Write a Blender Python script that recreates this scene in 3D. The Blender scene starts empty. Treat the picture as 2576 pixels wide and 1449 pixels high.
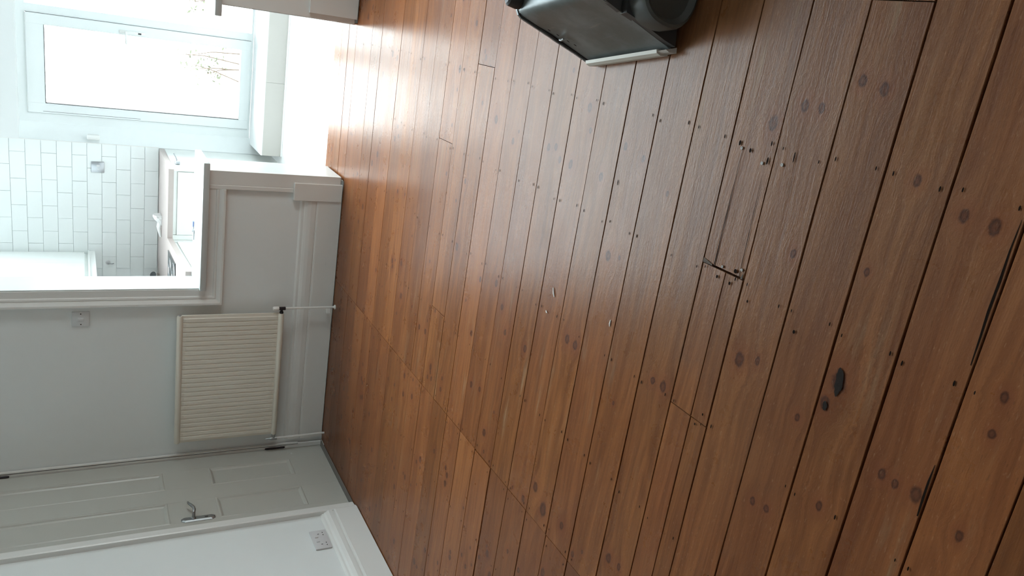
import bpy, bmesh, math, random
from mathutils import Vector, Matrix

random.seed(7)
S = bpy.context.scene
COL = S.collection
PI = math.pi

# ---------------------------------------------------------------- camera
YAW, PITCH, ROLL = 0.34823959, 0.49977103, 0.01430745
cy, sy, cp, sp = math.cos(YAW), math.sin(YAW), math.cos(PITCH), math.sin(PITCH)
Fw = Vector((-sy * cp, cy * cp, -sp))
R0 = Vector((cy, sy, 0.0))
D0 = Fw.cross(R0)
Rt = math.cos(ROLL) * R0 + math.sin(ROLL) * D0
Dn = -math.sin(ROLL) * R0 + math.cos(ROLL) * D0
cam_data = bpy.data.cameras.new('camera')
cam = bpy.data.objects.new('camera', cam_data)
COL.objects.link(cam)
# the phone lies on its side: picture right = down in the room, picture up = right in the room
m = Matrix.Identity(4)
for i in range(3):
    m[i][0] = Dn[i]; m[i][1] = Rt[i]; m[i][2] = -Fw[i]
m[0][3], m[1][3], m[2][3] = 0.0, 0.0, 1.5
cam.matrix_world = m
cam_data.sensor_width = 36.0
cam_data.lens = 36.0 * 1967.47 / 2576.0
cam_data.clip_start = 0.02
S.camera = cam

# ---------------------------------------------------------------- sky, exposure
S.view_settings.view_transform = 'Standard'
S.view_settings.look = 'None'
S.view_settings.gamma = 1.0
S.view_settings.use_curve_mapping = False
S.view_settings.exposure = 1.42
W = bpy.data.worlds.new('overcast_sky'); S.world = W
W.use_nodes = True
bg = W.node_tree.nodes['Background']
bg.inputs[0].default_value = (0.935, 0.99, 1.0, 1)
bg.inputs[1].default_value = 6.0
S.cycles.max_bounces = 10
S.cycles.diffuse_bounces = 8
S.cycles.glossy_bounces = 4
S.cycles.transparent_max_bounces = 8
S.cycles.sample_clamp_indirect = 6.0
S.cycles.caustics_reflective = False
S.cycles.caustics_refractive = False


def portal(name, loc, size_x, size_y, direction):
    """a sky portal in a window opening: guides the sky's own light, adds none"""
    l = bpy.data.lights.new(name, 'AREA')
    l.shape = 'RECTANGLE'; l.size = size_x; l.size_y = size_y
    l.cycles.is_portal = True
    o = bpy.data.objects.new(name, l)
    o.location = loc
    o.rotation_euler = Vector(direction).to_track_quat('-Z', 'Y').to_euler()
    COL.objects.link(o)


portal('sky_portal_garden', (-0.30, 7.86, 1.03), 1.9, 1.9, (0, -1, 0))
portal('sky_portal_kitchen', (-0.5, 6.49, 3.27), 4.3, 2.65, (0, -0.527, -0.85))
portal('sky_portal_room', (2.26, 3.45, 1.25), 0.85, 1.5, (-1, 0, 0))

# ---------------------------------------------------------------- materials


class NT:
    def __init__(self, name):
        self.m = bpy.data.materials.new(name); self.m.use_nodes = True
        self.t = self.m.node_tree; self.t.nodes.clear()
        self.out = self.t.nodes.new('ShaderNodeOutputMaterial')

    def n(self, kind, **kw):
        nd = self.t.nodes.new('ShaderNode' + kind)
        for k, v in kw.items():
            setattr(nd, k, v)
        return nd

    def put(self, sock, v):
        if isinstance(v, bpy.types.NodeSocket):
            self.t.links.new(v, sock)
        elif v is not None:
            if isinstance(v, (tuple, list)) and len(v) == 3 and sock.type == 'RGBA':
                v = (*v, 1)
            sock.default_value = v

    def math(self, op, a, b=None, c=None, clamp=False):
        nd = self.n('Math', operation=op, use_clamp=clamp)
        self.put(nd.inputs[0], a)
        if b is not None: self.put(nd.inputs[1], b)
        if c is not None: self.put(nd.inputs[2], c)
        return nd.outputs[0]

    def vec(self, x=0.0, y=0.0, z=0.0):
        nd = self.n('CombineXYZ')
        for i, v in enumerate((x, y, z)): self.put(nd.inputs[i], v)
        return nd.outputs[0]

    def sep(self, v):
        nd = self.n('SeparateXYZ'); self.put(nd.inputs[0], v)
        return nd.outputs

    def noise(self, v, scale=1.0, detail=2.0, rough=0.5, dist=0.0):
        nd = self.n('TexNoise')
        self.put(nd.inputs['Vector'], v)
        nd.inputs['Scale'].default_value = scale; nd.inputs['Detail'].default_value = detail
        nd.inputs['Roughness'].default_value = rough; nd.inputs['Distortion'].default_value = dist
        return nd.outputs[0]

    def mix(self, f, a, b, blend='MIX'):
        nd = self.n('Mix', data_type='RGBA', blend_type=blend)
        self.put(nd.inputs[0], f); self.put(nd.inputs[6], a); self.put(nd.inputs[7], b)
        return nd.outputs[2]

    def step(self, v, lo, hi, a=0.0, b=1.0):
        nd = self.n('MapRange', interpolation_type='SMOOTHSTEP')
        self.put(nd.inputs[0], v)
        for i, k in enumerate((lo, hi, a, b)): nd.inputs[i + 1].default_value = k
        return nd.outputs[0]

    def bump(self, h, strength=0.1, dist=0.01):
        nd = self.n('Bump'); self.put(nd.inputs['Height'], h)
        nd.inputs['Strength'].default_value = strength; nd.inputs['Distance'].default_value = dist
        return nd.outputs[0]

    def bsdf(self, **kw):
        b = self.n('BsdfPrincipled')
        for k, v in kw.items():
            self.put(b.inputs[k.replace('_', ' ')], v)
        self.t.links.new(b.outputs[0], self.out.inputs[0])
        return b


def paint(name, col, rough=0.5, var=0.05, bump=0.04, scale=14.0, metallic=0.0, spec=0.5):
    t = NT(name)
    p = t.n('NewGeometry').outputs['Position']
    n1 = t.noise(p, scale, 3.0)
    n2 = t.noise(p, 1.7, 2.0)
    k = t.math('MULTIPLY_ADD', t.math('ADD', n1, n2), var, 1.0 - var)
    c = t.mix(1.0, col, t.vec(k, k, k), 'MULTIPLY')
    t.bsdf(Base_Color=c, Roughness=t.math('MULTIPLY_ADD', n1, 0.1, rough - 0.05), Metallic=metallic,
           Specular_IOR_Level=spec, Normal=t.bump(t.noise(p, 60.0, 3.0), bump, 0.003))
    return t.m


def metal(name, col, rough=0.3, var=0.15, stretch=(1, 1, 1)):
    t = NT(name)
    p = t.n('NewGeometry').outputs['Position']
    mp = t.n('Mapping'); t.put(mp.inputs[0], p); mp.inputs['Scale'].default_value = stretch
    n1 = t.noise(mp.outputs[0], 12.0, 4.0)
    k = t.math('MULTIPLY_ADD', n1, var * 2, 1.0 - var)
    t.bsdf(Base_Color=t.mix(1.0, col, t.vec(k, k, k), 'MULTIPLY'), Metallic=1.0,
           Roughness=t.math('MULTIPLY_ADD', n1, 0.2, rough - 0.1), Normal=t.bump(n1, 0.04, 0.003))
    return t.m


M = {}
M['wall'] = paint('white_wall_paint', (0.755, 0.79, 0.79), 0.75, 0.02, 0.08)
M['kitchen_wall'] = paint('kitchen_wall_paint', (0.80, 0.815, 0.81), 0.7, 0.02, 0.06)
M['ceiling'] = paint('ceiling_paint', (0.82, 0.82, 0.81), 0.8, 0.02, 0.05)
M['gloss'] = paint('cream_gloss_paint', (0.72, 0.72, 0.70), 0.3, 0.02, 0.03)
M['gloss_white'] = paint('white_gloss_paint', (0.63, 0.65, 0.645), 0.22, 0.015, 0.02)
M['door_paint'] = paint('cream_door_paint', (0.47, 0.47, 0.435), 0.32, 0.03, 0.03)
M['radiator'] = paint('cream_radiator_enamel', (0.72, 0.69, 0.61), 0.35, 0.02, 0.01)
M['tile'] = paint('white_glazed_tile', (0.85, 0.885, 0.88), 0.12, 0.012, 0.015)
M['grout'] = paint('pale_grout', (0.84, 0.87, 0.87), 0.85, 0.05, 0.1)
M['upvc'] = paint('white_upvc', (0.82, 0.85, 0.85), 0.3, 0.01, 0.0)
M['gasket'] = paint('dark_rubber_gasket', (0.03, 0.03, 0.035), 0.6, 0.1, 0.02)
M['vinyl'] = paint('white_vinyl_floor', (0.84, 0.84, 0.83), 0.3, 0.03, 0.02)
M['riser'] = paint('pale_stone_riser', (0.50, 0.475, 0.44), 0.45, 0.04, 0.03)
M['laminate'] = paint('pinkish_beige_laminate', (0.47, 0.40, 0.375), 0.4, 0.06, 0.01, 40)
M['cabinet'] = paint('white_cabinet_foil', (0.80, 0.82, 0.80), 0.35, 0.01, 0.0)
M['steel'] = metal('brushed_steel', (0.55, 0.57, 0.60), 0.35)
M['chrome'] = metal('aged_chrome', (0.36, 0.375, 0.38), 0.42)
M['dark_metal'] = metal('dark_bronze_hinge', (0.055, 0.05, 0.055), 0.45)
M['socket_plastic'] = paint('grey_white_plastic', (0.62, 0.62, 0.63), 0.4, 0.01, 0.0)
M['switch_plastic'] = paint('off_white_plastic', (0.66, 0.68, 0.69), 0.4, 0.01, 0.0)
M['white_plastic'] = paint('white_plastic', (0.80, 0.80, 0.78), 0.4, 0.01, 0.0)
M['black'] = paint('black_rubber', (0.012, 0.012, 0.013), 0.5, 0.2, 0.05)
M['hole'] = paint('dark_hole', (0.012, 0.008, 0.006), 0.95, 0.1, 0.0, spec=0.05)
M['threshold'] = paint('worn_threshold_bar', (0.17, 0.15, 0.135), 0.5, 0.2, 0.05)
M['tar'] = paint('tarry_filler', (0.016, 0.012, 0.010), 0.8, 0.5, 0.5, 90, spec=0.12)
M['old_screw'] = paint('dull_screw_metal', (0.30, 0.29, 0.27), 0.55, 0.1, 0.0)
M['sill'] = paint('darkened_white_sill_paint', (0.50, 0.52, 0.515), 0.3, 0.03, 0.02)  # white paint darkened so the strongly lit sill and jamb keep some tone
M['subfloor'] = paint('dark_underfloor', (0.010, 0.006, 0.005), 0.95, 0.2, 0.0, spec=0.05)
M['blue_tag'] = paint('blue_tag_plastic', (0.12, 0.20, 0.50), 0.4, 0.02, 0.0)
M['cloth'] = paint('white_cloth', (0.82, 0.82, 0.81), 0.8, 0.03, 0.2)
M['hob'] = paint('black_ceramic_glass', (0.02, 0.025, 0.03), 0.06, 0.1, 0.0)
M['cup_in'] = paint('dark_cup_interior', (0.03, 0.035, 0.04), 0.4, 0.1, 0.0)
M['cup'] = paint('pale_stoneware', (0.62, 0.58, 0.55), 0.3, 0.05, 0.0)
M['casting'] = paint('dark_grey_casting', (0.040, 0.041, 0.042), 0.42, 0.18, 0.10, 30)
M['guard'] = paint('greenish_grey_guard', (0.060, 0.064, 0.060), 0.38, 0.2, 0.06, 20)
M['skirt'] = paint('cream_rubber_skirt', (0.55, 0.53, 0.47), 0.55, 0.1, 0.05)
M['fabric_bag'] = paint('grey_dust_bag_cloth', (0.10, 0.10, 0.11), 0.9, 0.2, 0.3)
M['concrete'] = paint('pale_patio_concrete', (0.55, 0.54, 0.52), 0.9, 0.15, 0.2)
M['leaf'] = paint('shrub_leaf', (0.05, 0.06, 0.03), 0.6, 0.3, 0.0)
M['twig'] = paint('shrub_twig', (0.07, 0.05, 0.035), 0.8, 0.3, 0.0)


def make_glass(name, tint):
    t = NT(name)
    tr = t.n('BsdfTransparent'); tr.inputs[0].default_value = tint
    gl = t.n('BsdfGlossy'); gl.inputs['Roughness'].default_value = 0.02
    fr = t.n('Fresnel'); fr.inputs[0].default_value = 1.45
    mx = t.n('MixShader')
    t.t.links.new(fr.outputs[0], mx.inputs[0]); t.t.links.new(tr.outputs[0], mx.inputs[1]); t.t.links.new(gl.outputs[0], mx.inputs[2])
    t.t.links.new(mx.outputs[0], t.out.inputs[0])
    return t.m


M['glass'] = make_glass('window_glass', (0.96, 0.98, 0.97, 1))
M['tint'] = make_glass('added_roof_glass', (0.88, 0.92, 0.94, 1))
M['garden_glass'] = make_glass('garden_window_glass', (0.86, 0.875, 0.87, 1))


def make_sander_sheet():
    t = NT('scuffed_grey_sheet_metal')
    p = t.n('NewGeometry').outputs['Position']
    n1 = t.noise(p, 9.0, 5.0, 0.6)
    mp = t.n('Mapping'); t.put(mp.inputs[0], p); mp.inputs['Scale'].default_value = (6, 6, 60)
    n2 = t.noise(mp.outputs[0], 1.0, 4.0, 0.6)
    c = t.mix(t.step(n1, 0.35, 0.7), (0.115, 0.130, 0.128), (0.185, 0.208, 0.213))
    c = t.mix(t.math('MULTIPLY', t.step(n2, 0.62, 0.75), 0.5), c, (0.25, 0.245, 0.22))
    t.bsdf(Base_Color=c, Metallic=0.25, Roughness=t.math('MULTIPLY_ADD', n1, 0.22, 0.26), Normal=t.bump(n1, 0.12, 0.01))
    return t.m


M['sheet'] = make_sander_sheet()
KN = ['knot_a', 'knot_b', 'knot_c', 'knot_d', 'knot_e']


def make_wood():
    t = NT('varnished_pine_floorboard')
    pos = t.n('NewGeometry').outputs['Position']
    rnd = t.n('ObjectInfo').outputs['Random']
    x, y, z = t.sep(pos)
    core = None; halo = None; inn = None; yw = y
    kwob = t.math('MULTIPLY_ADD', t.noise(pos, 70.0, 2.0), 0.7, 0.65)
    for k in KN:
        a = t.n('Attribute', attribute_type='OBJECT', attribute_name=k)
        kx, ky, kr = t.sep(a.outputs['Vector'])
        dx = t.math('MULTIPLY', t.math('SUBTRACT', x, kx), 0.72)
        dy = t.math('SUBTRACT', y, ky)
        d = t.math('SQRT', t.math('ADD', t.math('MULTIPLY', dx, dx), t.math('MULTIPLY', dy, dy)))
        d = t.math('MULTIPLY', t.math('DIVIDE', d, t.math('ADD', kr, 1e-5)), kwob)
        c = t.step(d, 0.62, 1.18, 1.0, 0.0)
        e = t.step(d, 0.25, 0.85, 0.0, 1.0)
        inn = e if inn is None else t.math('MINIMUM', inn, e)
        h = t.step(d, 0.6, 3.6, 1.0, 0.0)
        # the grain bends round the knot
        yw = t.math('SUBTRACT', yw, t.math('MULTIPLY', dy, t.math('MULTIPLY', t.step(d, 0.8, 6.0, 1.0, 0.0), 0.75)))
        core = c if core is None else t.math('MAXIMUM', core, c)
        halo = h if halo is None else t.math('MAXIMUM', halo, h)
    off = t.math('MULTIPLY', rnd, 61.0)
    wob = t.noise(t.vec(t.math('MULTIPLY', x, 1.6), t.math('MULTIPLY', y, 3.0), off), 1.0, 2.0)
    yg = t.math('MULTIPLY_ADD', wob, 0.05, yw)
    grain = t.noise(t.vec(t.math('MULTIPLY', x, 1.3), t.math('MULTIPLY', yg, 46.0), off), 1.0, 4.0, 0.55)
    fine = t.noise(t.vec(t.math('MULTIPLY', x, 7.0), t.math('MULTIPLY', yg, 300.0), off), 1.0, 2.0, 0.6)
    broad = t.noise(t.vec(t.math('MULTIPLY', x, 0.9), t.math('MULTIPLY', yg, 9.0), off), 1.0, 2.0)
    rings = t.math('SINE', t.math('MULTIPLY', broad, 75.0))
    tone = t.math('ADD', t.math('MULTIPLY', grain, 0.55), t.math('ADD', t.math('MULTIPLY', broad, 0.45), t.math('MULTIPLY', rings, 0.045)))
    tone = t.math('ADD', tone, t.math('MULTIPLY', t.math('SUBTRACT', fine, 0.5), 0.16))
    r2 = t.math('FRACT', t.math('MULTIPLY', rnd, 17.31))
    r3 = t.math('FRACT', t.math('MULTIPLY', rnd, 43.77))
    col = t.mix(t.step(tone, 0.25, 0.78), (0.126, 0.0405, 0.0125), (0.270, 0.102, 0.0325))
    col = t.mix(t.math('MULTIPLY', r2, 0.38), col, (0.150, 0.047, 0.020))
    kv = t.math('MULTIPLY_ADD', r3, 0.30, 0.83)
    col = t.mix(1.0, col, t.vec(kv, kv, kv), 'MULTIPLY')
    # bleached, worn streaks along the boards
    wr = t.noise(t.vec(t.math('MULTIPLY', x, 2.2), t.math('MULTIPLY', y, 22.0), off), 1.0, 4.0, 0.65)
    wl = t.noise(pos, 1.1, 2.0)
    wear = t.math('MULTIPLY', t.step(wr, 0.55, 0.78), t.step(wl, 0.42, 0.62))
    col = t.mix(t.math('MULTIPLY', wear, 0.6), col, (0.27, 0.185, 0.105))
    # finish walked thin in front of the kitchen doorway
    wx = t.math('MULTIPLY', t.math('ADD', x, 0.05), 0.75); wy = t.math('MULTIPLY', t.math('SUBTRACT', y, 1.75), 0.55)
    wd = t.math('SQRT', t.math('ADD', t.math('MULTIPLY', wx, wx), t.math('MULTIPLY', wy, wy)))
    walk = t.math('MULTIPLY', t.step(t.math('ADD', wd, t.math('MULTIPLY', t.math('SUBTRACT', wl, 0.5), 0.8)), 0.85, 0.25), t.math('MULTIPLY_ADD', grain, 0.9, 0.1))
    col = t.mix(t.math('MULTIPLY', walk, 0.48), col, (0.185, 0.118, 0.070))
    # grime
    gr = t.noise(pos, 5.5, 5.0, 0.65)
    col = t.mix(t.math('MULTIPLY', t.step(gr, 0.60, 0.80), 0.45), col, (0.10, 0.048, 0.026))
    kn_n = t.noise(pos, 160.0, 2.0)
    col = t.mix(t.math('MULTIPLY', halo, 0.30), col, (0.165, 0.045, 0.020))
    col = t.mix(t.math('MULTIPLY', core, t.math('MULTIPLY_ADD', kn_n, 0.4, 0.62)), col, t.mix(inn, (0.085, 0.030, 0.016), (0.030, 0.011, 0.009)))
    fl_n = t.noise(t.vec(t.math('MULTIPLY', x, 60.0), t.math('MULTIPLY', y, 210.0), off), 1.0, 2.0, 0.5)
    col = t.mix(t.math('MULTIPLY', t.step(fl_n, 0.64, 0.74), 0.16), col, (0.45, 0.30, 0.18))
    col = t.mix(t.math('MULTIPLY', t.step(fl_n, 0.34, 0.26), 0.35), col, (0.07, 0.028, 0.014))
    scr = t.noise(t.vec(t.math('MULTIPLY', x, 55.0), t.math('MULTIPLY', y, 130.0), off), 1.0, 3.0, 0.7)
    rough = t.math('ADD', t.math('MULTIPLY_ADD', gr, 0.16, 0.21), t.math('MULTIPLY', wear, 0.12))
    h = t.math('ADD', t.math('MULTIPLY', fine, 0.35), t.math('ADD', t.math('MULTIPLY', scr, 0.55), t.math('MULTIPLY', grain, 0.6)))
    t.bsdf(Base_Color=col, Roughness=rough, Specular_IOR_Level=0.175, Normal=t.bump(h, 0.22, 0.0035))
    return t.m


M['wood'] = make_wood()

# ---------------------------------------------------------------- mesh helpers


class MB:
    """collects shapes and links them as one mesh object"""

    def __init__(self):
        self.bm = bmesh.new()

    def box(self, x0, x1, y0, y1, z0, z1, bev=0.0, seg=1):
        r = bmesh.ops.create_cube(self.bm, size=1.0)
        vs = r['verts']
        for v in vs:
            v.co = Vector(((x0 + x1) / 2 + v.co.x * (x1 - x0), (y0 + y1) / 2 + v.co.y * (y1 - y0), (z0 + z1) / 2 + v.co.z * (z1 - z0)))
        if bev > 0:
            es = list({e for v in vs for e in v.link_edges})
            bmesh.ops.bevel(self.bm, geom=es, offset=bev, segments=seg, profile=0.5, affect='EDGES')
        return self

    def loft(self, rings, close=True, cap=True):
        """rings: lists of points of equal length"""
        R = [[self.bm.verts.new(p) for p in r] for r in rings]
        n = len(R[0])
        for a, b in zip(R, R[1:]):
            for i in range(n if close else n - 1):
                j = (i + 1) % n
                try: self.bm.faces.new((a[i], a[j], b[j], b[i]))
                except ValueError: pass
        if cap:
            for r in (R[0], R[-1]):
                try: self.bm.faces.new(r)
                except ValueError: pass
        return self

    def prism(self, pts, f0, f1):
        """pts 2D outline; f0, f1 turn (a, b) into the two end points"""
        return self.loft([[f0(a, b) for a, b in pts], [f1(a, b) for a, b in pts]])

    def tube(self, path, r, n=10):
        rings = []
        P = [Vector(p) for p in path]
        rr = r if isinstance(r, (list, tuple)) else [r] * len(P)
        up = None
        for i, p in enumerate(P):
            d = (P[min(i + 1, len(P) - 1)] - P[max(i - 1, 0)]).normalized()
            if up is None:
                up = Vector((0, 0, 1)) if abs(d.z) < 0.9 else Vector((1, 0, 0))
            a = d.cross(up).normalized(); b = d.cross(a).normalized(); up = -b
            rings.append([p + rr[i] * (math.cos(2 * PI * k / n) * a + math.sin(2 * PI * k / n) * b) for k in range(n)])
        return self.loft(rings)

    def lathe(self, prof, origin, axis, n=24, cap=True):
        """prof: (radius, height) along axis"""
        ax = Vector(axis).normalized(); o = Vector(origin)
        a = ax.orthogonal().normalized(); b = ax.cross(a)
        rings = [[o + ax * h + max(r, 1e-4) * (math.cos(2 * PI * k / n) * a + math.sin(2 * PI * k / n) * b) for k in range(n)] for r, h in prof]
        return self.loft(rings, cap=cap)

    def torus(self, c, axis, R, r, n=18, k=6):
        ax = Vector(axis).normalized(); a = ax.orthogonal().normalized(); b = ax.cross(a); c = Vector(c)
        V = []
        for i in range(n):
            t = 2 * PI * i / n; d = math.cos(t) * a + math.sin(t) * b
            V.append([self.bm.verts.new(c + d * (R + r * math.cos(2 * PI * j / k)) + ax * r * math.sin(2 * PI * j / k)) for j in range(k)])
        for i in range(n):
            for j in range(k):
                self.bm.faces.new((V[i][j], V[(i + 1) % n][j], V[(i + 1) % n][(j + 1) % k], V[i][(j + 1) % k]))
        return self

    def build(self, name, mat, parent=None, smooth=False, loc=None, kind=None):
        bmesh.ops.recalc_face_normals(self.bm, faces=self.bm.faces[:])
        me = bpy.data.meshes.new(name)
        o = bpy.data.objects.new(name, me)
        if loc is not None:
            for v in self.bm.verts: v.co -= Vector(loc)
        self.bm.to_mesh(me); self.bm.free()
        me.materials.append(mat)
        if smooth:
            try:
                for p in me.polygons: p.use_smooth = True
                me.set_sharp_from_angle(angle=math.radians(40))
            except Exception: pass
        COL.objects.link(o)
        if loc is not None: o.location = loc
        if parent is not None:
            o.parent = parent
            if loc is not None: o.location = Vector(loc) - parent_loc(parent)
            else: o.location = -parent_loc(parent)
        if kind: o['kind'] = kind
        return o


def parent_loc(p):
    v = Vector((0, 0, 0))
    while p is not None:
        v += p.location; p = p.parent
    return v


def tag(o, label, cat, group=None, kind=None):
    o['label'] = label; o['category'] = cat
    if group: o['group'] = group
    if kind: o['kind'] = kind
    return o


def thing(name, loc, label, cat, group=None, kind=None):
    o = bpy.data.objects.new(name, None); COL.objects.link(o)
    o.location = loc; o.empty_display_size = 0.05
    return tag(o, label, cat, group, kind)


def box(name, mat, x0, x1, y0, y1, z0, z1, parent=None, bev=0.0, seg=1, kind=None):
    return MB().box(x0, x1, y0, y1, z0, z1, bev, seg).build(name, mat, parent, smooth=seg > 1, kind=kind)


# ================================================================ FLOORBOARDS
FLOOR_LABEL = 'varnished orange pine floorboards running across the whole living room'
fl = MB().box(-3.05, 2.2, -1.7, 5.0, -0.06, -0.028).box(-1.045, -0.05, 5.0, 5.44, -0.06, -0.028).build('floor', M['subfloor'])
tag(fl, FLOOR_LABEL, 'floor', kind='structure')

ROWS = [-1.55, -1.39, -1.23, -1.07, -0.91, -0.75, -0.59, -0.43, -0.27, -0.11, 0.03, 0.185, 0.335, 0.482, 0.635, 0.787, 0.941, 1.096, 1.248, 1.408, 1.567, 1.722,
        1.889, 2.046, 2.204, 2.363, 2.522, 2.683, 2.845, 3.006, 3.171, 3.332, 3.494, 3.665, 3.83, 3.998, 4.157, 4.31, 4.485, 4.66, 4.82, 4.972]
XL, XR = -2.96, 1.98
KNOTS = [  # measured knots: x, y, radius
    (-0.621, 1.056, .020), (-0.684, 1.075, .014), (-0.700, 1.354, .016), (-0.678, 1.296, .009), (-0.754, 1.136, .008), (0.030, 1.215, .011), (0.019, 1.155, .012),
    (-0.044, 1.355, .012), (-0.042, 1.305, .010), (-0.099, 1.439, .015), (-0.149, 1.018, .010), (-0.191, 0.9, .011), (-0.196, 0.836, .013), (-0.385, 1.275, .009),
    (-0.396, 1.325, .006), (-0.363, 1.069, .008), (-0.491, 0.716, .009), (-0.567, 0.714, .008), (-0.762, 0.892, .010), (-0.765, 0.858, .009), (-0.76, 0.809, .014),
    (-1.264, 1.374, .016), (-1.232, 1.307, .009), (-1.026, 1.195, .009), (-1.019, 1.149, .009), (-0.921, 1.012, .010), (-0.788, 0.704, .009), (-0.973, 2.14, .014),
    (-0.973, 2.086, .014), (-0.906, 1.66, .010), (-0.902, 1.611, .014), (-1.597, 2.168, .016), (-1.647, 2.093, .022), (-1.254, 2.877, .011), (-1.127, 2.411, .012),
    (-1.041, 2.638, .011), (-0.998, 2.864, .011), (-0.966, 2.718, .012), (-0.352, 2.48, .011), (-0.343, 2.431, .011), (-0.381, 2.39, .010), (-0.382, 2.315, .013),
    (-0.177, 2.259, .013), (-0.321, 2.93, .014), (-0.381, 2.759, .011), (-0.384, 2.119, .012)]


def edge_wobble(n, amp):
    v = 0.0; out = []
    for i in range(n + 1):
        v = 0.6 * v + random.uniform(-amp, amp)
        out.append(v)
    return out


NB = [0]


def board(x0, x1, y0, y1, gap0, gap1, joint=0.0012, dz=None, nknots=None):
    """one floorboard, its long edges slightly uneven and rounded over"""
    L = x1 - x0
    n = max(3, min(18, int(L / 0.11)))
    amp = 0.0009
    e0 = edge_wobble(n, amp); e1 = edge_wobble(n, amp)
    c = 0.0009
    z = random.uniform(-0.0007, 0.0007) if dz is None else dz
    tilt = random.uniform(-0.0022, 0.0022)
    mb = MB()
    rings = []
    for i in range(n + 1):
        x = x0 + joint + (L - 2 * joint) * i / n
        a = y0 + gap0 + e0[i]; b = y1 - gap1 + e1[i]
        w = 0.05 * (y1 - y0)
        za, zb = z - tilt * (b - a), z + tilt * (b - a)
        cup = -0.0004
        rings.append([(x, a, -0.026), (x, a, za - c), (x, a + c, za), (x, (a + b) / 2, (za + zb) / 2 + cup), (x, b - c, zb), (x, b, zb - c), (x, b, -0.026)])
    mb.loft(rings)
    o = mb.build('floorboard', M['wood'], fl, loc=((x0 + x1) / 2, (y0 + y1) / 2, 0.0))
    ks = [k for k in KNOTS if x0 < k[0] < x1 and y0 < k[1] < y1]
    if nknots is None: nknots = 5
    vis0, vis1 = max(x0, -2.9), min(x1, 0.3)
    tries = 0
    while len(ks) < nknots and tries < 20 and vis1 - vis0 > 0.2:
        tries += 1
        kx = random.uniform(vis0, vis1)
        if y0 < 1.6 and kx > -1.5: continue      # that part was measured
        ks.append((kx, random.uniform(y0 + 0.02, y1 - 0.02), random.choice((0.006, 0.007, 0.008, 0.010, 0.012, 0.014))))
        if random.random() < 0.35 and len(ks) < nknots:
            p = ks[-1]; ks.append((p[0] + random.uniform(-0.03, 0.03), y0 + y1 - p[1], random.choice((0.006, 0.009, 0.012))))
    ks = ks[:5]
    while len(ks) < 5: ks.append((-50.0, -50.0, 0.001))
    for k, v in zip(KN, ks): o[k] = [float(a) for a in v]
    NB[0] += 1
    return o


for r in range(len(ROWS) - 1):
    a, b = ROWS[r], ROWS[r + 1]
    g = (0.0020 if a < 2.6 else 0.0013 if a < 3.4 else 0.0006) * random.uniform(0.75, 1.25)
    g0 = g1 = g
    if 0.9 < a < 1.0: g0 = 0.0030
    if 0.75 < b < 0.97: g1 = 0.0030
    cuts = [XL, -1.725, XR]
    if r % 3 == 0: cuts = [XL, -1.725, 0.62, XR]
    if abs(a - 3.332) < .01: cuts = [XL, -1.725, -0.497, XR]
    if abs(a - 3.006) < .01: cuts = [XL, -1.725, -0.121, XR]
    if abs(a - 1.096) < .01: cuts = [XL, -1.725, 0.198, XR]
    if abs(a - 3.171) < .01: cuts = [XL, -1.725, -1.293, XR]
    if abs(a - 1.408) < .01:
        # the patched row: narrow strips let in on both sides of a joist
        board(XL, -1.725, a, b, g, g)
        for c0, c1 in ((a, 1.4745), (1.4745, b)): board(-1.725, -0.929, c0, c1, g if c0 == a else 0.0011, g if c1 == b else 0.0011, nknots=1)
        board(-0.929, -0.500, a, 1.4755, 0.0026, 0.0012, nknots=0); board(-0.929, -0.500, 1.4755, b, 0.0012, g, nknots=0)
        board(-0.496, 0.75, a, b, 0.0018, g, dz=-0.0004, nknots=3)
        for p, q, w in (((-0.497, 1.4250), (-0.226, 1.4310), .0009), ((-0.497, 1.5215), (-0.165, 1.5190), .0014)):
            sp_ = MB()
            top_, bot_ = [], []
            for i in range(13):
                f = i / 12
                x_ = p[0] + (q[0] - p[0]) * f; y_ = p[1] + (q[1] - p[1]) * f + random.uniform(-.0005, .0005)
                h_ = w * (1 - f) ** .5 * random.uniform(.6, 1.3) + .0002
                top_.append(sp_.bm.verts.new((x_, y_ + h_, .0012))); bot_.append(sp_.bm.verts.new((x_, y_ - h_, .0012)))
            for i in range(12): sp_.bm.faces.new((top_[i], top_[i + 1], bot_[i + 1], bot_[i]))
            sp_.build('split', M['hole'], fl)
        board(0.75, XR, a, b, g, g)
        continue
    for i in range(len(cuts) - 1):
        j = 0.0012
        ga, gb = g0, g1
        if abs(a - 2.363) < .01 and i == 0: gb = 0.0050
        if abs(a - 2.522) < .01 and i == 0: ga = 0.0045; j = 0.005
        board(cuts[i], cuts[i + 1], a, b, ga, gb, joint=j)
for a, b in ((4.975, 5.135), (5.135, 5.29), (5.29, 5.44)):
    board(-1.043, -0.052, a, b, 0.0008, 0.0008, nknots=1)

# nail holes: rows of slots over every joist
JOIST = [0.22, -0.153, -0.512, -0.925, -1.31, -1.70, -1.752, -2.11, -2.50, -2.88]
nh = MB()


def oval(mb, x, y, rx, ry, z, n=8):
    mb.bm.faces.new([mb.bm.verts.new((x + rx * math.cos(2 * PI * k / n), y + ry * math.sin(2 * PI * k / n), z)) for k in range(n)])


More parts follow.
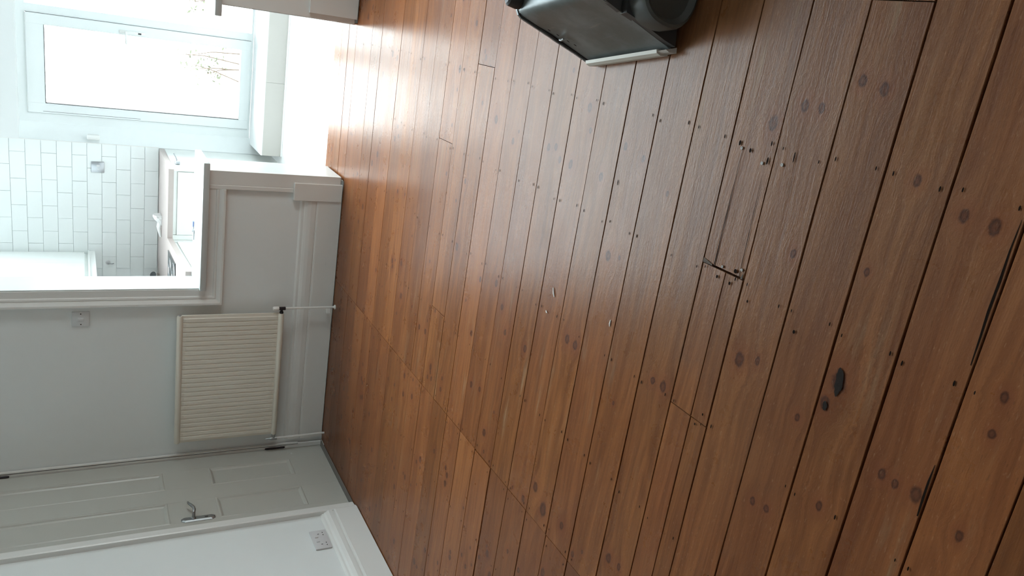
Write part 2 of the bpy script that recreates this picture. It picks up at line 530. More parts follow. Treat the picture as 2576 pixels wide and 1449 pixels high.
for r in range(8, len(ROWS) - 1):
    for jx in JOIST:
        for yy in (ROWS[r] + 0.020, ROWS[r + 1] - 0.020):
            if random.random() < 0.12: continue
            s = random.uniform(0.7, 1.15)
            oval(nh, jx + random.uniform(-0.010, 0.010), yy + random.uniform(-0.005, 0.006), 0.0058 * s, 0.0021 * s, 0.0024)
for x, y, rx, ry in ((-0.164, 1.532, .007, .004), (-0.176, 1.490, .006, .004), (-0.19, 1.425, .010, .003), (-0.485, 1.44, .006, .006), (-0.52, 1.50, .005, .004), (-0.522, 1.45, .005, .004),
                     (-0.545, 1.375, .004, .003), (-0.9, 1.43, .004, .003), (-0.94, 1.45, .004, .003), (-0.562, 1.21, .005, .004), (-0.38, 2.02, .010, .002), (-0.165, 1.345, .014, .002)):
    oval(nh, x, y, rx, ry, 0.0026)
nh.build('nail_holes', M['hole'], fl, kind='stuff')
# chipped ends and the tarry hole in one board
ch = MB()
ch.bm.faces.new([ch.bm.verts.new(p) for p in ((-0.486, 1.566, .0016), (-0.494, 1.530, .0016), (-0.4985, 1.528, .0016), (-0.4985, 1.566, .0016))])
ch.bm.faces.new([ch.bm.verts.new(p) for p in ((-0.478, 1.413, .0010), (-0.4985, 1.420, .0010), (-0.4985, 1.412, .0010))])
ch.build('chipped_corner', M['twig'], fl)
th = MB()
random.seed(5)
for cx, cy_, ra, rb in ((-0.622, 1.0555, .034, .0105), (-0.690, 1.0725, .013, .0065)):
    th.bm.faces.new([th.bm.verts.new((cx + ra * math.cos(2 * PI * k / 22) * random.uniform(.8, 1.1), cy_ + rb * math.sin(2 * PI * k / 22) * random.uniform(.7, 1.2) + .10 * (ra * math.cos(2 * PI * k / 22)), .0019)) for k in range(22)])
th.build('filled_hole', M['tar'], fl)
for pts in (((-0.17, 0.7935), (-0.23, 0.7955), (-0.29, 0.7945), (-0.35, 0.7955), (-0.40, 0.7935), (-0.46, 0.7925)), ((-0.68, 0.7925), (-0.72, 0.7940), (-0.76, 0.7935), (-0.80, 0.7920))):
    sp_ = MB()
    A_ = [sp_.bm.verts.new((x, y + .0022 * math.sin(PI * (i + .3) / len(pts)), .0016)) for i, (x, y) in enumerate(pts)]
    B_ = [sp_.bm.verts.new((x, y - .0030 * math.sin(PI * (i + .3) / len(pts)), .0016)) for i, (x, y) in enumerate(pts)]
    for i in range(len(pts) - 1): sp_.bm.faces.new((A_[i], A_[i + 1], B_[i + 1], B_[i]))
    sp_.build('split', M['hole'], fl)
for x, y in ((-0.176, 1.522), (-0.199, 1.441), (-0.190, 1.376), (-0.489, 1.49), (-0.475, 1.42)):
    sh = MB().lathe([(0.0001, 0.0028), (0.0016, 0.0028), (0.0017, 0.0034), (0.0040, 0.0034), (0.0042, 0.0010)], (x, y, 0), (0, 0, 1), 12).build('screw_head', M['old_screw'], fl)
for x, y, a, L in ((-0.845, 2.275, 0.5, .035), (-0.822, 1.915, 0.1, .022), (-0.93, 2.30, 1.0, .012)):
    st = MB()
    d = Vector((math.cos(a), math.sin(a), 0)); q = Vector((-d.y, d.x, 0))
    P0 = Vector((x, y, 0.0022))
    st.tube([P0 - d * L / 2, P0 - d * L * .1 + q * .002, P0 + d * L / 2], [0.0016, 0.0024, 0.0014], 6)
    st.build('paint_splash', M['white_plastic'], fl)

# ================================================================ LIVING ROOM SHELL
WL = -2.972    # left wall face
WB = 4.995     # back wall face
wl = MB()
wl.box(-3.15, WL, -1.7, 4.10, -0.06, 3.7)
wl.box(-3.15, WL, 4.10, 5.0, 2.14, 3.7)
wl.box(-3.15, WL, 4.985, 5.36, -0.06, 3.7)
wl.box(-3.20, -3.10, 4.05, 5.05, -0.06, 2.2)
tag(wl.build('wall_left', M['wall']), 'plain white painted wall with the double socket and the cream panelled door', 'wall', kind='structure')

wb = MB()
wb.prism([(WL, WB), (-1.787, WB), (-1.826, 5.34), (WL, 5.34)], lambda a, b: (a, b, -0.06), lambda a, b: (a, b, 3.7))
wb.box(-1.785, 2.0, WB, 5.34, 3.55, 3.92)
wb.box(-3.1, -1.785, WB + .1, 5.34, 3.6, 3.92)
tag(wb.build('wall_back', M['wall']), 'white painted wall behind the cream radiator beside the kitchen hatch', 'wall', kind='structure')
pw = MB().box(-1.787, -1.045, WB, 5.34, -0.06, 0.828).build('wall_pony', M['wall'])
tag(pw, 'low white panelled wall under the hatch sill with the keys on it', 'wall', kind='structure')
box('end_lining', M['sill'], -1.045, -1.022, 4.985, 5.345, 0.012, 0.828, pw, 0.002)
box('rear_edge_trim', M['gloss_white'], -1.06, -1.026, 5.352, 5.372, 0.0, 0.828, pw, 0.002)
pr = MB().box(-0.05, 2.0, WB, 5.34, -0.06, 0.795).build('wall_low_right', M['wall'])
tag(pr, 'grey shaded low wall end at the right of the walkway into the kitchen', 'wall', kind='structure')

rw = MB()
rw.box(2.0, 2.25, -1.7, 3.03, -0.06, 3.7); rw.box(2.0, 2.25, 3.87, 5.4, -0.06, 3.7)
rw.box(2.0, 2.25, 3.03, 3.87, -0.06, 0.5); rw.box(2.0, 2.25, 3.03, 3.87, 2.0, 3.7)
tag(rw.build('wall_right', M['wall']), 'white painted wall with the added room window out of sight at the right', 'wall', kind='structure')
tag(box('wall_rear', M['wall'], -3.15, 2.25, -1.8, -1.7, -0.06, 3.7), 'white painted wall behind the viewer opposite the radiator', 'wall', kind='structure')
tag(box('ceiling', M['ceiling'], -3.2, 2.3, -1.8, 5.345, 3.7, 3.8), 'plain white ceiling above the living room', 'ceiling', kind='structure')

# unseen living room window, added at the right to brighten the room
w2 = thing('added_room_window', (2.12, 3.4, 0.5), 'unseen white framed window added in the right wall for its light', 'window', kind='structure')
fr = MB()
for z0, z1 in ((0.5, 0.57), (1.93, 2.0)): fr.box(2.10, 2.16, 3.03, 3.87, z0, z1)
for y0 in (3.03, 3.80): fr.box(2.10, 2.16, y0, y0 + 0.07, 0.57, 1.93)
fr.build('window_frame', M['upvc'], w2)
for y0, y1 in ((3.10, 3.80),): box('pane', M['glass'], 2.125, 2.131, y0, y1, 0.57, 1.93, w2)


def sweep(prof, a, b, normal, name, mat, parent=None):
    """moulding: prof (out, up) swept from a to b at floor level; normal = direction out of the wall"""
    N = Vector(normal); a = Vector(a); b = Vector(b)
    return MB().loft([[p + N * o + Vector((0, 0, u)) for o, u in prof] for p in (a, b)]).build(name, mat, parent)


SK = [(0, 0.004), (0.026, 0.004), (0.026, 0.150), (0.025, 0.158), (0.018, 0.160), (0.018, 0.168), (0.023, 0.170), (0.024, 0.200), (0.021, 0.222), (0.016, 0.236), (0.012, 0.243), (0.010, 0.258), (0, 0.270)]
SKL = [(0, 0.004), (0.036, 0.004), (0.036, 0.142), (0.034, 0.150), (0.026, 0.152), (0.026, 0.160), (0.033, 0.163), (0.032, 0.185), (0.024, 0.205), (0.014, 0.215), (0.012, 0.226), (0, 0.236)]
b1 = sweep(SK, (-2.93, WB, 0), (-1.183, WB, 0), (0, -1, 0), 'baseboard_back', M['gloss'])
tag(b1, 'tall cream moulded skirting board behind the radiator pipes', 'skirting', kind='structure')
box('plinth_block', M['gloss'], -1.183, -1.070, 4.960, WB, 0.006, 0.318, pw, 0.002)
b2 = sweep(SKL, (WL, 4.083, 0), (WL, -1.7, 0), (1, 0, 0), 'baseboard_left', M['gloss'])
tag(b2, 'cream moulded skirting board below the double socket', 'skirting', kind='structure')

# hatch: sill, jamb, architrave
sill = MB()
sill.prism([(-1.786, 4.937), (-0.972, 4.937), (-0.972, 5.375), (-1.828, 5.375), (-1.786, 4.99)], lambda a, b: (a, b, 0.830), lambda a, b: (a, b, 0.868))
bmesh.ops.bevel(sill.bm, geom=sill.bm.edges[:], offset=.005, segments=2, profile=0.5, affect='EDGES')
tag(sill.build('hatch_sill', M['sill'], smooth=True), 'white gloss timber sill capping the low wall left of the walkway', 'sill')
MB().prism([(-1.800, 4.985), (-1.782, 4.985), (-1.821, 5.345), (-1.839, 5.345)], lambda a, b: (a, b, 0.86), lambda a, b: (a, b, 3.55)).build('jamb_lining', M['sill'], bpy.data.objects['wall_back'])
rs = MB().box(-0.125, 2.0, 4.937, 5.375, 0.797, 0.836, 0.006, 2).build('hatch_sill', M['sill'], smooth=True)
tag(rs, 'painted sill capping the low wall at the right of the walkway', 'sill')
# architrave profile: across = distance from the opening, out = thickness
ar = thing('trim_1', (-1.83, WB, 0.72), 'painted moulded architrave round the kitchen hatch', 'architrave', kind='structure')
AP = [(0.0, 0.0), (0.0, 0.016), (0.042, 0.016), (0.046, 0.022), (0.056, 0.024), (0.062, 0.020), (0.070, 0.026), (0.086, 0.036), (0.098, 0.036), (0.100, 0.030), (0.100, 0.0)]
mbv = MB()
mbv.loft([[(-1.789 - a, WB - o, 0.728 + (0.100 - a) if z < 1 else z) for a, o in AP] for z in (0.0, 3.6)])
mbv.build('upright_moulding', M['gloss'], ar)
mbh = MB()
AH = [(a * 1.0, o) for a, o in AP]
mbh.loft([[(x0 if x0 > -1.5 else -1.789 - a, WB - o, 0.828 - a) for a, o in AH] for x0 in (-1.9, -1.135)])
mbh.build('sill_moulding', M['gloss'], ar)
box('return_block', M['gloss'], -1.135, -1.108, WB - 0.020, WB, 0.318, 0.828, ar, 0.003)
box('corner_board', M['gloss'], -1.108, -1.020, WB - 0.016, WB + 0.002, 0.016, 0.828, ar, 0.002)
# right hand low wall facing
ar2 = thing('trim_2', (0.1, WB, 0.0), 'painted boards facing the low wall end right of the walkway', 'architrave', kind='structure')
box('corner_board', M['gloss'], -0.058, 0.05, WB - 0.016, WB + 0.002, 0.016, 0.795, ar2, 0.002)
box('plinth_block', M['gloss'], -0.030, 0.10, WB - 0.036, WB - 0.016, 0.006, 0.30, ar2, 0.002)
box('end_lining', M['gloss_white'], -0.062, -0.05, 4.985, 5.345, 0.012, 0.795, ar2, 0.002)
b3 = sweep(SK, (0.10, WB, 0), (2.0, WB, 0), (0, -1, 0), 'baseboard_right', M['gloss'])
tag(b3, 'painted moulded skirting board of the right hand low wall', 'skirting', kind='structure')

# ================================================================ LEFT DOOR
DX = -2.990
d1 = thing('door_1', (DX, 4.56, 0.0), 'cream four panel door with chrome lever handle in the left wall', 'door', kind='structure')
D0y, D1y, DZ0, DZ1 = 4.168, 4.958, 0.014, 2.10


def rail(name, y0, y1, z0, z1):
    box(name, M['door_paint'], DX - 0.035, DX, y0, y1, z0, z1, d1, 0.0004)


rail('stile', D0y, 4.243, DZ0, DZ1); rail('stile', 4.812, D1y, DZ0, DZ1); rail('muntin', 4.462, 4.607, DZ0 + 0.25, 1.985)
for z0, z1 in ((DZ0, 0.262), (0.798, 1.074), (1.985, DZ1)):
    for y0, y1 in ((4.243, 4.462), (4.607, 4.812)): rail('rail', y0, y1, z0, z1)
rail('rail', 4.462, 4.607, DZ0, DZ0 + 0.25); rail('rail', 4.462, 4.607, 1.985, DZ1)
for y0, y1 in ((4.243, 4.462), (4.607, 4.812)):
    for z0, z1 in ((0.262, 0.798), (1.074, 1.985)):
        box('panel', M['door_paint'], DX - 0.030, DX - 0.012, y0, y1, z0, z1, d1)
        mo = MB()
        PR = [(0.0, -0.001), (0.006, 0.0025), (0.012, 0.001), (0.018, -0.006), (0.026, -0.012)]
        rings = []
        for i, (ins, out) in enumerate(PR):
            rings.append([(DX + out, y0 + ins, z0 + ins), (DX + out, y1 - ins, z0 + ins), (DX + out, y1 - ins, z1 - ins), (DX + out, y0 + ins, z1 - ins)])
        mo.loft(rings, cap=False)
        mo.build('panel_moulding', M['door_paint'], d1)
# handle: stepped plate with bevelled ends, lever curling away from the plate
pl = MB()
hy, z0, z1, hw = 4.262, 0.824, 1.016, 0.024
out = [(hy - hw, z0 + .018), (hy - hw * .45, z0), (hy + hw * .45, z0), (hy + hw, z0 + .018), (hy + hw, z1 - .018), (hy + hw * .45, z1), (hy - hw * .45, z1), (hy - hw, z1 - .018)]
inn = [(hy + (y - hy) * .62, (z0 + z1) / 2 + (z - (z0 + z1) / 2) * .90) for y, z in out]
pl.loft([[(DX, y, z) for y, z in out], [(DX + .003, y, z) for y, z in out], [(DX + .009, y, z) for y, z in inn]])
plo = pl.build('handle_plate', M['chrome'], d1)
lv = MB()
lz = 0.948
lv.tube([(DX + .008, hy, lz), (DX + .030, hy, lz), (DX + .046, hy + .006, lz - .001), (DX + .052, hy + .024, lz - .006), (DX + .053, hy + .048, lz - .004), (DX + .053, hy + .072, lz + .006), (DX + .053, hy + .094, lz + .018), (DX + .053, hy + .112, lz + .021)],
        [.011, .0095, .0095, .0095, .0095, .009, .007, .0045], 10)
lv.lathe([(.014, .008), (.014, .014), (.010, .018)], (DX, hy, lz), (1, 0, 0), 14)
lv.build('lever', M['chrome'], plo, smooth=True)
box('keyhole', M['hole'], DX + .0088, DX + .0094, hy - .003, hy + .003, 0.866, 0.884, plo)
box('latch_slot', M['hole'], DX - .004, DX + .0006, 4.1655, 4.168, 1.09, 1.13, d1)
for z0, z1 in ((0.272, 0.392), (1.930, 1.99)):
    h = MB().tube([(DX + .006, 4.962, z0), (DX + .006, 4.962, z1)], .0075, 10)
    h.lathe([(.0075, 0), (.006, .006), (.001, .010)], (DX + .006, 4.962, z1), (0, 0, 1), 10)
    h.lathe([(.0075, 0), (.006, .006), (.001, .010)], (DX + .006, 4.962, z0), (0, 0, -1), 10)
    h.build('hinge', M['dark_metal'], d1, smooth=True)
MB().lathe([(.006, 0), (.006, .002), (.002, .003)], (DX, 4.875, 0.235), (1, 0, 0), 10).build('screw_cap', M['socket_plastic'], d1)
# frame and casing
tr3 = thing('trim_3', (WL, 4.12, 0.0), 'cream moulded door casing beside the left wall skirting', 'architrave', kind='structure')
box('jamb', M['gloss'], -3.03, WL, 4.140, 4.1645, 0.0, 2.13, tr3)
box('jamb', M['gloss'], -3.03, WL + 0.004, 4.966, 4.986, 0.0, 2.13, tr3)
cs = MB()
CP = [(4.083, 0.0), (4.083, 0.030), (4.090, 0.034), (4.100, 0.032), (4.106, 0.022), (4.140, 0.018), (4.158, 0.016), (4.160, 0.0)]
cs.loft([[(WL + o, y, z) for y, o in CP] for z in (0.006, 2.20)])
cs.build('casing', M['gloss'], tr3)
box('casing', M['gloss'], WL, WL + 0.012, 4.966, 4.988, 0.17, 2.20, tr3)
box('head', M['gloss'], -3.03, WL + 0.018, 4.14, 4.99, 2.105, 2.14, tr3)
th2 = box('threshold', M['threshold'], -3.03, WL + 0.012, 4.166, 4.966, 0.001, 0.007, tr3, 0.001)

# ================================================================ RADIATOR
rad = thing('radiator', (-2.385, 4.93, 0.34), 'cream ribbed panel radiator hung on the white wall left of the hatch', 'radiator')
RX0, RX1, RZ0, RZ1, RY = -2.838, -1.938, 0.344, 1.0, 4.902
pn = MB()
prof = []
NRIB = 27
zr = []
step = (RX1 - RX0 - 0.03) / NRIB
for i in range(NRIB):
    xa = RX0 + 0.015 + i * step
    prof += [(xa + step * .04, 0.0), (xa + step * .14, -0.0055), (xa + step * .80, -0.0055), (xa + step * .92, 0.0)]
prof = [(RX0, 0.002)] + prof + [(RX1, 0.002)]
front = lambda z, k: [(x, RY + 0.012 + o * k, z) for x, o in prof] + [(RX1, RY + 0.026, z), (RX0, RY + 0.026, z)]
pn.loft([front(RZ0 + .03, 0.1), front(RZ0 + .055, 1), front(RZ1 - .055, 1), front(RZ1 - .03, 0.1)])
pn.build('ribbed_panel', M['radiator'], rad)
for z in (RZ0 + .016, RZ1 - .018):
    hd = MB()
    hd.tube([(RX0, RY + .010, z), (RX0 + .01, RY + .010, z), (RX1 - .01, RY + .010, z), (RX1, RY + .010, z)], [.014, .018, .018, .014], 12)
    hd.build('header_tube', M['radiator'], rad, smooth=True)
MB().box(RX0 + .02, RX1 - .02, RY + 0.045, RY + 0.058, RZ0 + .02, RZ1 - .02, .004).build('back_panel', M['radiator'], rad)
for x in (RX0 + .15, RX1 - .15):
    box('wall_bracket', M['steel'], x - .015, x + .015, RY + .055, 4.984, RZ0 + .1, RZ1 - .1, rad)
bl = MB().tube([(RX1 - .002, RY + .010, RZ1 - .018), (RX1 + .005, RY + .010, RZ1 - .018)], .009, 8).tube([(RX1 + .004, RY + .010, RZ1 - .018), (RX1 + .007, RY + .010, RZ1 - .018)], .004, 6)
bl.build('bleed_valve', M['steel'], rad)
# right valve with its white cap, pipe, floor collar
vr = MB()
vx = RX1 + .034
vr.tube([(RX1 - .002, RY + .010, RZ0 + .016), (RX1 + .012, RY + .010, RZ0 + .016)], .013, 8)
vr.tube([(RX1 + .010, RY + .010, RZ0 + .016), (vx, RY + .010, RZ0 + .016)], .009, 8)
vr.tube([(vx, RY + .010, RZ0 - .008), (vx, RY + .010, RZ0 + .034)], .0115, 10)
vro = vr.build('valve_body', M['dark_metal'], rad)
MB().lathe([(.0125, .034), (.0135, .037), (.0135, .066), (.011, .072), (.002, .073)], (vx, RY + .010, RZ0), (0, 0, 1), 14).build('valve_cap', M['white_plastic'], vro, smooth=True)
MB().tube([(vx, RY + .010, RZ0 - .006), (vx, RY + .012, 0.15), (vx, RY + .012, 0.0)], .0078, 8).build('pipe', M['gloss'], rad, smooth=True)
MB().lathe([(.016, .001), (.015, .008), (.008, .010)], (vx, RY + .012, 0), (0, 0, 1), 12).build('floor_collar', M['gloss'], rad)
cl = MB().box(vx - .046, vx - .004, RY + .006, RY + .03, .030, .060, .003).box(vx - .04, vx - .03, RY + .03, WB - .026, .036, .052)
cl.build('pipe_clip', M['white_plastic'], rad)
vl = MB()
vx = RX0 - .036
vl.tube([(RX0 + .002, RY + .010, RZ0 + .016), (RX0 - .012, RY + .010, RZ0 + .016)], .014, 8)
vl.tube([(RX0 - .010, RY + .010, RZ0 + .016), (vx, RY + .010, RZ0 + .016)], .009, 8)
vl.tube([(vx, RY + .010, RZ0 - .008), (vx, RY + .010, RZ0 + .030), (vx, RY + .010, RZ0 + .046), (vx, RY + .010, RZ0 + .068)], [.0125, .0115, .006, .004], 10)
vl.build('lockshield_valve', M['chrome'], rad)
MB().tube([(vx, RY + .010, RZ0 - .006), (vx, RY + .014, 0.12), (vx, RY + .016, 0.0)], .0082, 8).build('pipe', M['gloss'], rad, smooth=True)

# ================================================================ SWITCH AND SOCKETS
sw = thing('light_switch', (-1.970, WB, 1.524), 'square off-white light switch on the wall above the radiator', 'switch')
swp = MB().box(-2.017, -1.924, WB - .009, WB, 1.477, 1.572, .003, 2).build('face_plate', M['switch_plastic'], sw, smooth=True)
MB().box(-1.979, -1.961, WB - .014, WB - .008, 1.508, 1.540, .002).build('rocker', M['switch_plastic'], sw)
for x in (-2.004, -1.937):
    MB().lathe([(.0036, .0), (.0034, .0008), (.0005, .0009)], (x, WB - .009, 1.524), (0, -1, 0), 10).build('screw', M['hole'], swp)
so = thing('double_socket', (WL, 3.845, 0.287), 'grey-white double power socket just above the left skirting board', 'socket')
sop = MB().box(WL, WL + .010, 3.757, 3.932, 0.243, 0.341, .004, 2).build('face_plate', M['socket_plastic'], so, smooth=True)
for yc, sgn in ((3.893, 1), (3.796, -1)):
    for dy, dz, ry, rz in ((0, .010, .0022, .0050), (.011, -.017, .0042, .0022), (-.011, -.017, .0042, .0022)):
        MB().box(WL + .0098, WL + .0104, yc + dy - ry, yc + dy + ry, 0.285 + dz - rz, 0.285 + dz + rz).build('pin_slot', M['hole'], sop)
    MB().box(WL + .009, WL + .0145, yc - sgn * .028 - .006, yc - sgn * .028 + .006, 0.302, 0.322, .0015).build('rocker', M['socket_plastic'], so)

# ================================================================ FLOOR SANDER
A = Vector((-0.036, 2.265, 0.0)); SD = Vector((0.177, -0.984, 0)).normalized(); TD = Vector((0.984, 0.177, 0)).normalized()
sa = thing('floor_sander', tuple(A + TD * .25 + SD * .2), 'scuffed grey floor sanding machine at the edge of the bare boards', 'machine')


def L(s, t_, z): return A + SD * s + TD * t_ + Vector((0, 0, z))


PF = [(0.004, 0.022), (0.011, 0.036), (0.030, 0.081), (0.060, 0.160), (0.068, 0.178), (0.089, 0.232), (0.106, 0.276), (0.112, 0.290), (0.121, 0.301), (0.134, 0.307), (0.30, 0.312), (0.52, 0.312)]
TH = 0.004
inner = [(a + TH, b - TH) for a, b in PF]
ss = [0.0, 0.03, 0.1, 0.2, 0.3, 0.37, 0.405]
sh = MB()
rings = []
for s in ss:
    dent = 0.0025 * math.sin(s * 23.0)
    o = []
    for i, (a, b) in enumerate(PF):
        k = dent if 2 < i < 6 else 0.0
        if i in (3, 4): k += 0.003
        o.append(L(s, a + k, b))
    rings.append(o + [L(s, a, b) for a, b in reversed(inner)])
sh.loft(rings)
sho = sh.build('sheet_cover', M['sheet'], sa, smooth=True)
# seal and pressed edge at the far end
gk = MB(); gk.loft([[L(s, a - .002 - .005 * max(0, (0.30 - b)), b - .002) for a, b in PF] + [L(s, .52, .02)] for s in (-0.009, -0.001)]); gk.build('rubber_seal', M['black'], sa)
fe = MB(); fe.loft([[L(s, a - .006, b - .001) for a, b in PF] + [L(s, .52, .015), L(s, .0, .014)] for s in (-0.016, -0.008)]); fe.build('end_plate', M['sheet'], sa)
# body core
bc = MB(); bc.loft([[L(s, a + .006, b - .006) for a, b in PF] + [L(s, .52, .03)] for s in (0.002, 0.398)]); bc.build('drum_housing', M['casting'], sa)
# near end: stepped casting plates
e1 = MB()
lower = [(0.010, 0.022), (0.022, 0.060), (0.062, 0.155), (0.078, 0.200), (0.118, 0.198), (0.20, 0.190), (0.36, 0.19), (0.40, 0.12), (0.36, 0.020)]
e1.loft([[L(s, a, b) for a, b in lower] for s in (0.396, 0.426)]); e1.build('end_casting', M['casting'], sa)
e2 = MB()
upper = [(0.080, 0.212), (0.104, 0.268), (0.118, 0.292), (0.138, 0.300), (0.45, 0.304), (0.45, 0.20), (0.2, 0.202)]
e2.loft([[L(s, a, b) for a, b in upper] for s in (0.396, 0.412)]); e2.build('end_casting', M['casting'], sa)
# rounded belt guard standing off the near end
bgd = MB()


def oval_ring(s, ra, rb, c=(0.153, 0.100), n=32, ex=2.4, tl=-0.25):
    P = []
    for k in range(n):
        t_ = 2 * PI * k / n
        u = math.copysign(abs(math.cos(t_)) ** (2 / ex), math.cos(t_)) * ra
        v = math.copysign(abs(math.sin(t_)) ** (2 / ex), math.sin(t_)) * rb
        P.append(L(s, c[0] + u * math.cos(tl) - v * math.sin(tl), c[1] + u * math.sin(tl) + v * math.cos(tl)))
    return P


bgd.loft([oval_ring(.424, .110, .094), oval_ring(.478, .112, .095), oval_ring(.490, .108, .091), oval_ring(.494, .100, .084), oval_ring(.490, .092, .077), oval_ring(.480, .084, .070), oval_ring(.482, .045, .04), oval_ring(.488, .002, .002)])
bgd.build('belt_guard', M['guard'], sa, smooth=True)
# pale rubber skirt along the floor
sk = MB().loft([[L(s, -.008, .003), L(s, -.010, .030), L(s, -.004, .044), L(s, .006, .046), L(s, .012, .003)] for s in (0.004, 0.20, 0.372)])
sko = sk.build('floor_skirt', M['skirt'], sa)
sk2 = MB().loft([[L(s, -.004, .003), L(s, -.004, .030), L(s, .002, .042), L(s, .012, .003)] for s in (0.372, 0.41)])
sk2.build('skirt_end', M['riser'], sko)
# top knob, vent slots, clip
MB().lathe([(.010, -.006), (.024, .0), (.026, .012), (.024, .040), (.018, .046), (.002, .047)], L(0.012, .150, .306), (0.15, 0.1, 1), 20).build('clamp_knob', M['black'], sa, smooth=True)
nrm = (TD * -0.92 + Vector((0, 0, 0.39))).normalized()


def on_plate(s, z):
    for (a, b), (c, d) in zip(PF, PF[1:]):
        if b <= z <= d:
            return L(s, a + (c - a) * (z - b) / (d - b), z)


for s, z in ((0.028, .206), (0.034, .176), (0.040, .140), (0.045, .116)):
    P0 = on_plate(s, z) + nrm * .0018
    tdir = (TD * 0.39 + Vector((0, 0, 0.92))).normalized()
    hh = MB(); hh.bm.faces.new([hh.bm.verts.new(P0 + SD * (.0028 * math.cos(2 * PI * k / 10)) + tdir * (.0062 * math.sin(2 * PI * k / 10))) for k in range(10)])
    hh.build('vent_slot', M['hole'], sho)
P0 = on_plate(0.030, .158)
MB().tube([P0 + nrm * .004 - SD * .012, P0 + nrm * .007, P0 + nrm * .004 + SD * .012], [.003, .0042, .003], 8).build('spring_clip', M['chrome'], sho)
# the rest of the machine, beyond the edge of the picture
MB().lathe([(.085, 0), (.095, .01), (.095, .20), (.085, .22), (.03, .225)], L(.2, .38, .31), (0, 0, 1), 24).build('motor', M['casting'], sa, smooth=True)
MB().tube([L(.2, .50, .20), L(.2, .62, .60), L(.2, .70, .95), L(.2, .72, .98)], .016, 10).tube([L(.02, .72, .98), L(.38, .72, .98)], .016, 10).build('handle_bar', M['casting'], sa, smooth=True)
for s in (.06, .34):
    MB().lathe([(.02, -.018), (.068, -.016), (.072, 0), (.068, .016), (.02, .018)], L(s, .56, .073), tuple(SD), 24).build('wheel', M['black'], sa, smooth=True)
MB().tube([L(.2, .44, .012 + .03), L(.2, .56, .073)], .02, 8).tube([L(.05, .56, .073), L(.35, .56, .073)], .010, 8).build('axle', M['casting'], sa)
MB().lathe([(.03, 0), (.07, .06), (.09, .2), (.085, .32), (.03, .38)], L(.2, .60, .35), (0.25, 0.05, 1), 18).build('dust_bag', M['fabric_bag'], sa, smooth=True)

# ================================================================ KITCHEN SHELL
KZ = -0.06
KB = 7.55
tag(box('floor_kitchen', M['vinyl'], -2.9, 1.8, 5.34, 7.9, KZ - 0.05, KZ), 'white vinyl kitchen floor glaring in the light from the garden window', 'floor', kind='structure')
box('threshold_strip', M['white_plastic'], -1.043, -0.052, 5.441, 5.452, KZ, 0.0, bpy.data.objects['floor_kitchen'])
wt = MB().prism([(-2.95, KB + .012), (-1.376, KB + .012), (-1.25, 7.70), (-1.25, 7.92), (-2.95, 7.92)], lambda a, b: (a, b, KZ), lambda a, b: (a, b, 2.50)).build('wall_tiled', M['grout'])
tag(wt, 'kitchen wall of white oblong tiles above the worktop', 'wall', kind='structure')
tiles = {}


def tile(x0, x1, z0, z1):
    w, h = round(x1 - x0, 4), round(z1 - z0, 4)
    c = Vector(((x0 + x1) / 2, KB + .0055, (z0 + z1) / 2))
    if (w, h) in tiles:
        o = tiles[(w, h)].copy(); COL.objects.link(o); o.location = c + Vector((random.uniform(-.0004, .0004), random.uniform(-.0008, .0005), 0))
    else:
        o = MB().box(x0, x1, KB, KB + .011, z0, z1, .0015).build('tile', M['tile'], wt, loc=tuple(c))
        tiles[(w, h)] = o
    return o


for r in range(14):
    z0 = 0.910 + .1125 * r; z1 = z0 + .1105
    xs = [-1.373]
    x = -1.588 if r % 2 == 0 else -1.480
    while x > -2.70:
        xs.append(x); x -= 0.2265
    for a, b in zip(xs, xs[1:]): tile(b + .0008, a - .0008, z0, z1)
MB().box(-1.377, -1.371, KB - .001, KB + .010, 0.91, 2.48).build('tile_edge_strip', M['white_plastic'], wt)
kw = MB()
kw.prism([(0.62, KB), (1.9, KB), (1.9, 7.92), (0.50, 7.92), (0.50, 7.70)], lambda a, b: (a, b, KZ), lambda a, b: (a, b, 2.5))
kw.box(-1.376, 0.62, KB, 7.92, 1.960, 2.5)
tag(kw.build('wall_window', M['kitchen_wall']), 'white kitchen wall over and beside the tall garden window', 'wall', kind='structure')
wkl = MB().prism([(-2.66, KB + .02), (-2.36, 5.34), (-2.85, 5.34), (-2.95, KB + .02)], lambda a, b: (a, b, KZ), lambda a, b: (a, b, 3.87 - (b - 5.34) * 0.62)).build('wall_kitchen_left', M['kitchen_wall'])
tag(wkl, 'white kitchen side wall behind the wall cupboard', 'wall', kind='structure')
tag(MB().loft([[(x, 5.34, KZ), (x, 7.92, KZ), (x, 7.92, 2.3), (x, 5.34, 3.87)] for x in (1.7, 1.85)]).build('wall_kitchen_right', M['kitchen_wall']), 'white kitchen side wall out of sight at the right', 'wall', kind='structure')
# unseen glazed roof, added and sloped to brighten the kitchen and floor sheen
RS = -1.4 / 2.26
w3 = thing('added_glass_roof', (-0.6, 6.47, 3.2), 'sloping tinted glass roof over the kitchen, unseen and added for its light', 'window', kind='structure')


def slope(name, mat, x0, x1, y0, y1, lift0, lift1):
    f = lambda y: 3.9 + RS * (y - 5.34)
    MB().loft([[(x, y0, f(y0) + lift0), (x, y1, f(y1) + lift0), (x, y1, f(y1) + lift1), (x, y0, f(y0) + lift1)] for x in (x0, x1)]).build(name, mat, w3)


for i in range(7):
    x = -2.9 + i * 0.78
    slope('glazing_bar', M['upvc'], x, x + .05, 5.30, 7.75, -.05, .03)
    if i < 6: slope('pane', M['tint'], x + .05, x + .78, 5.34, 7.70, 0, .006)
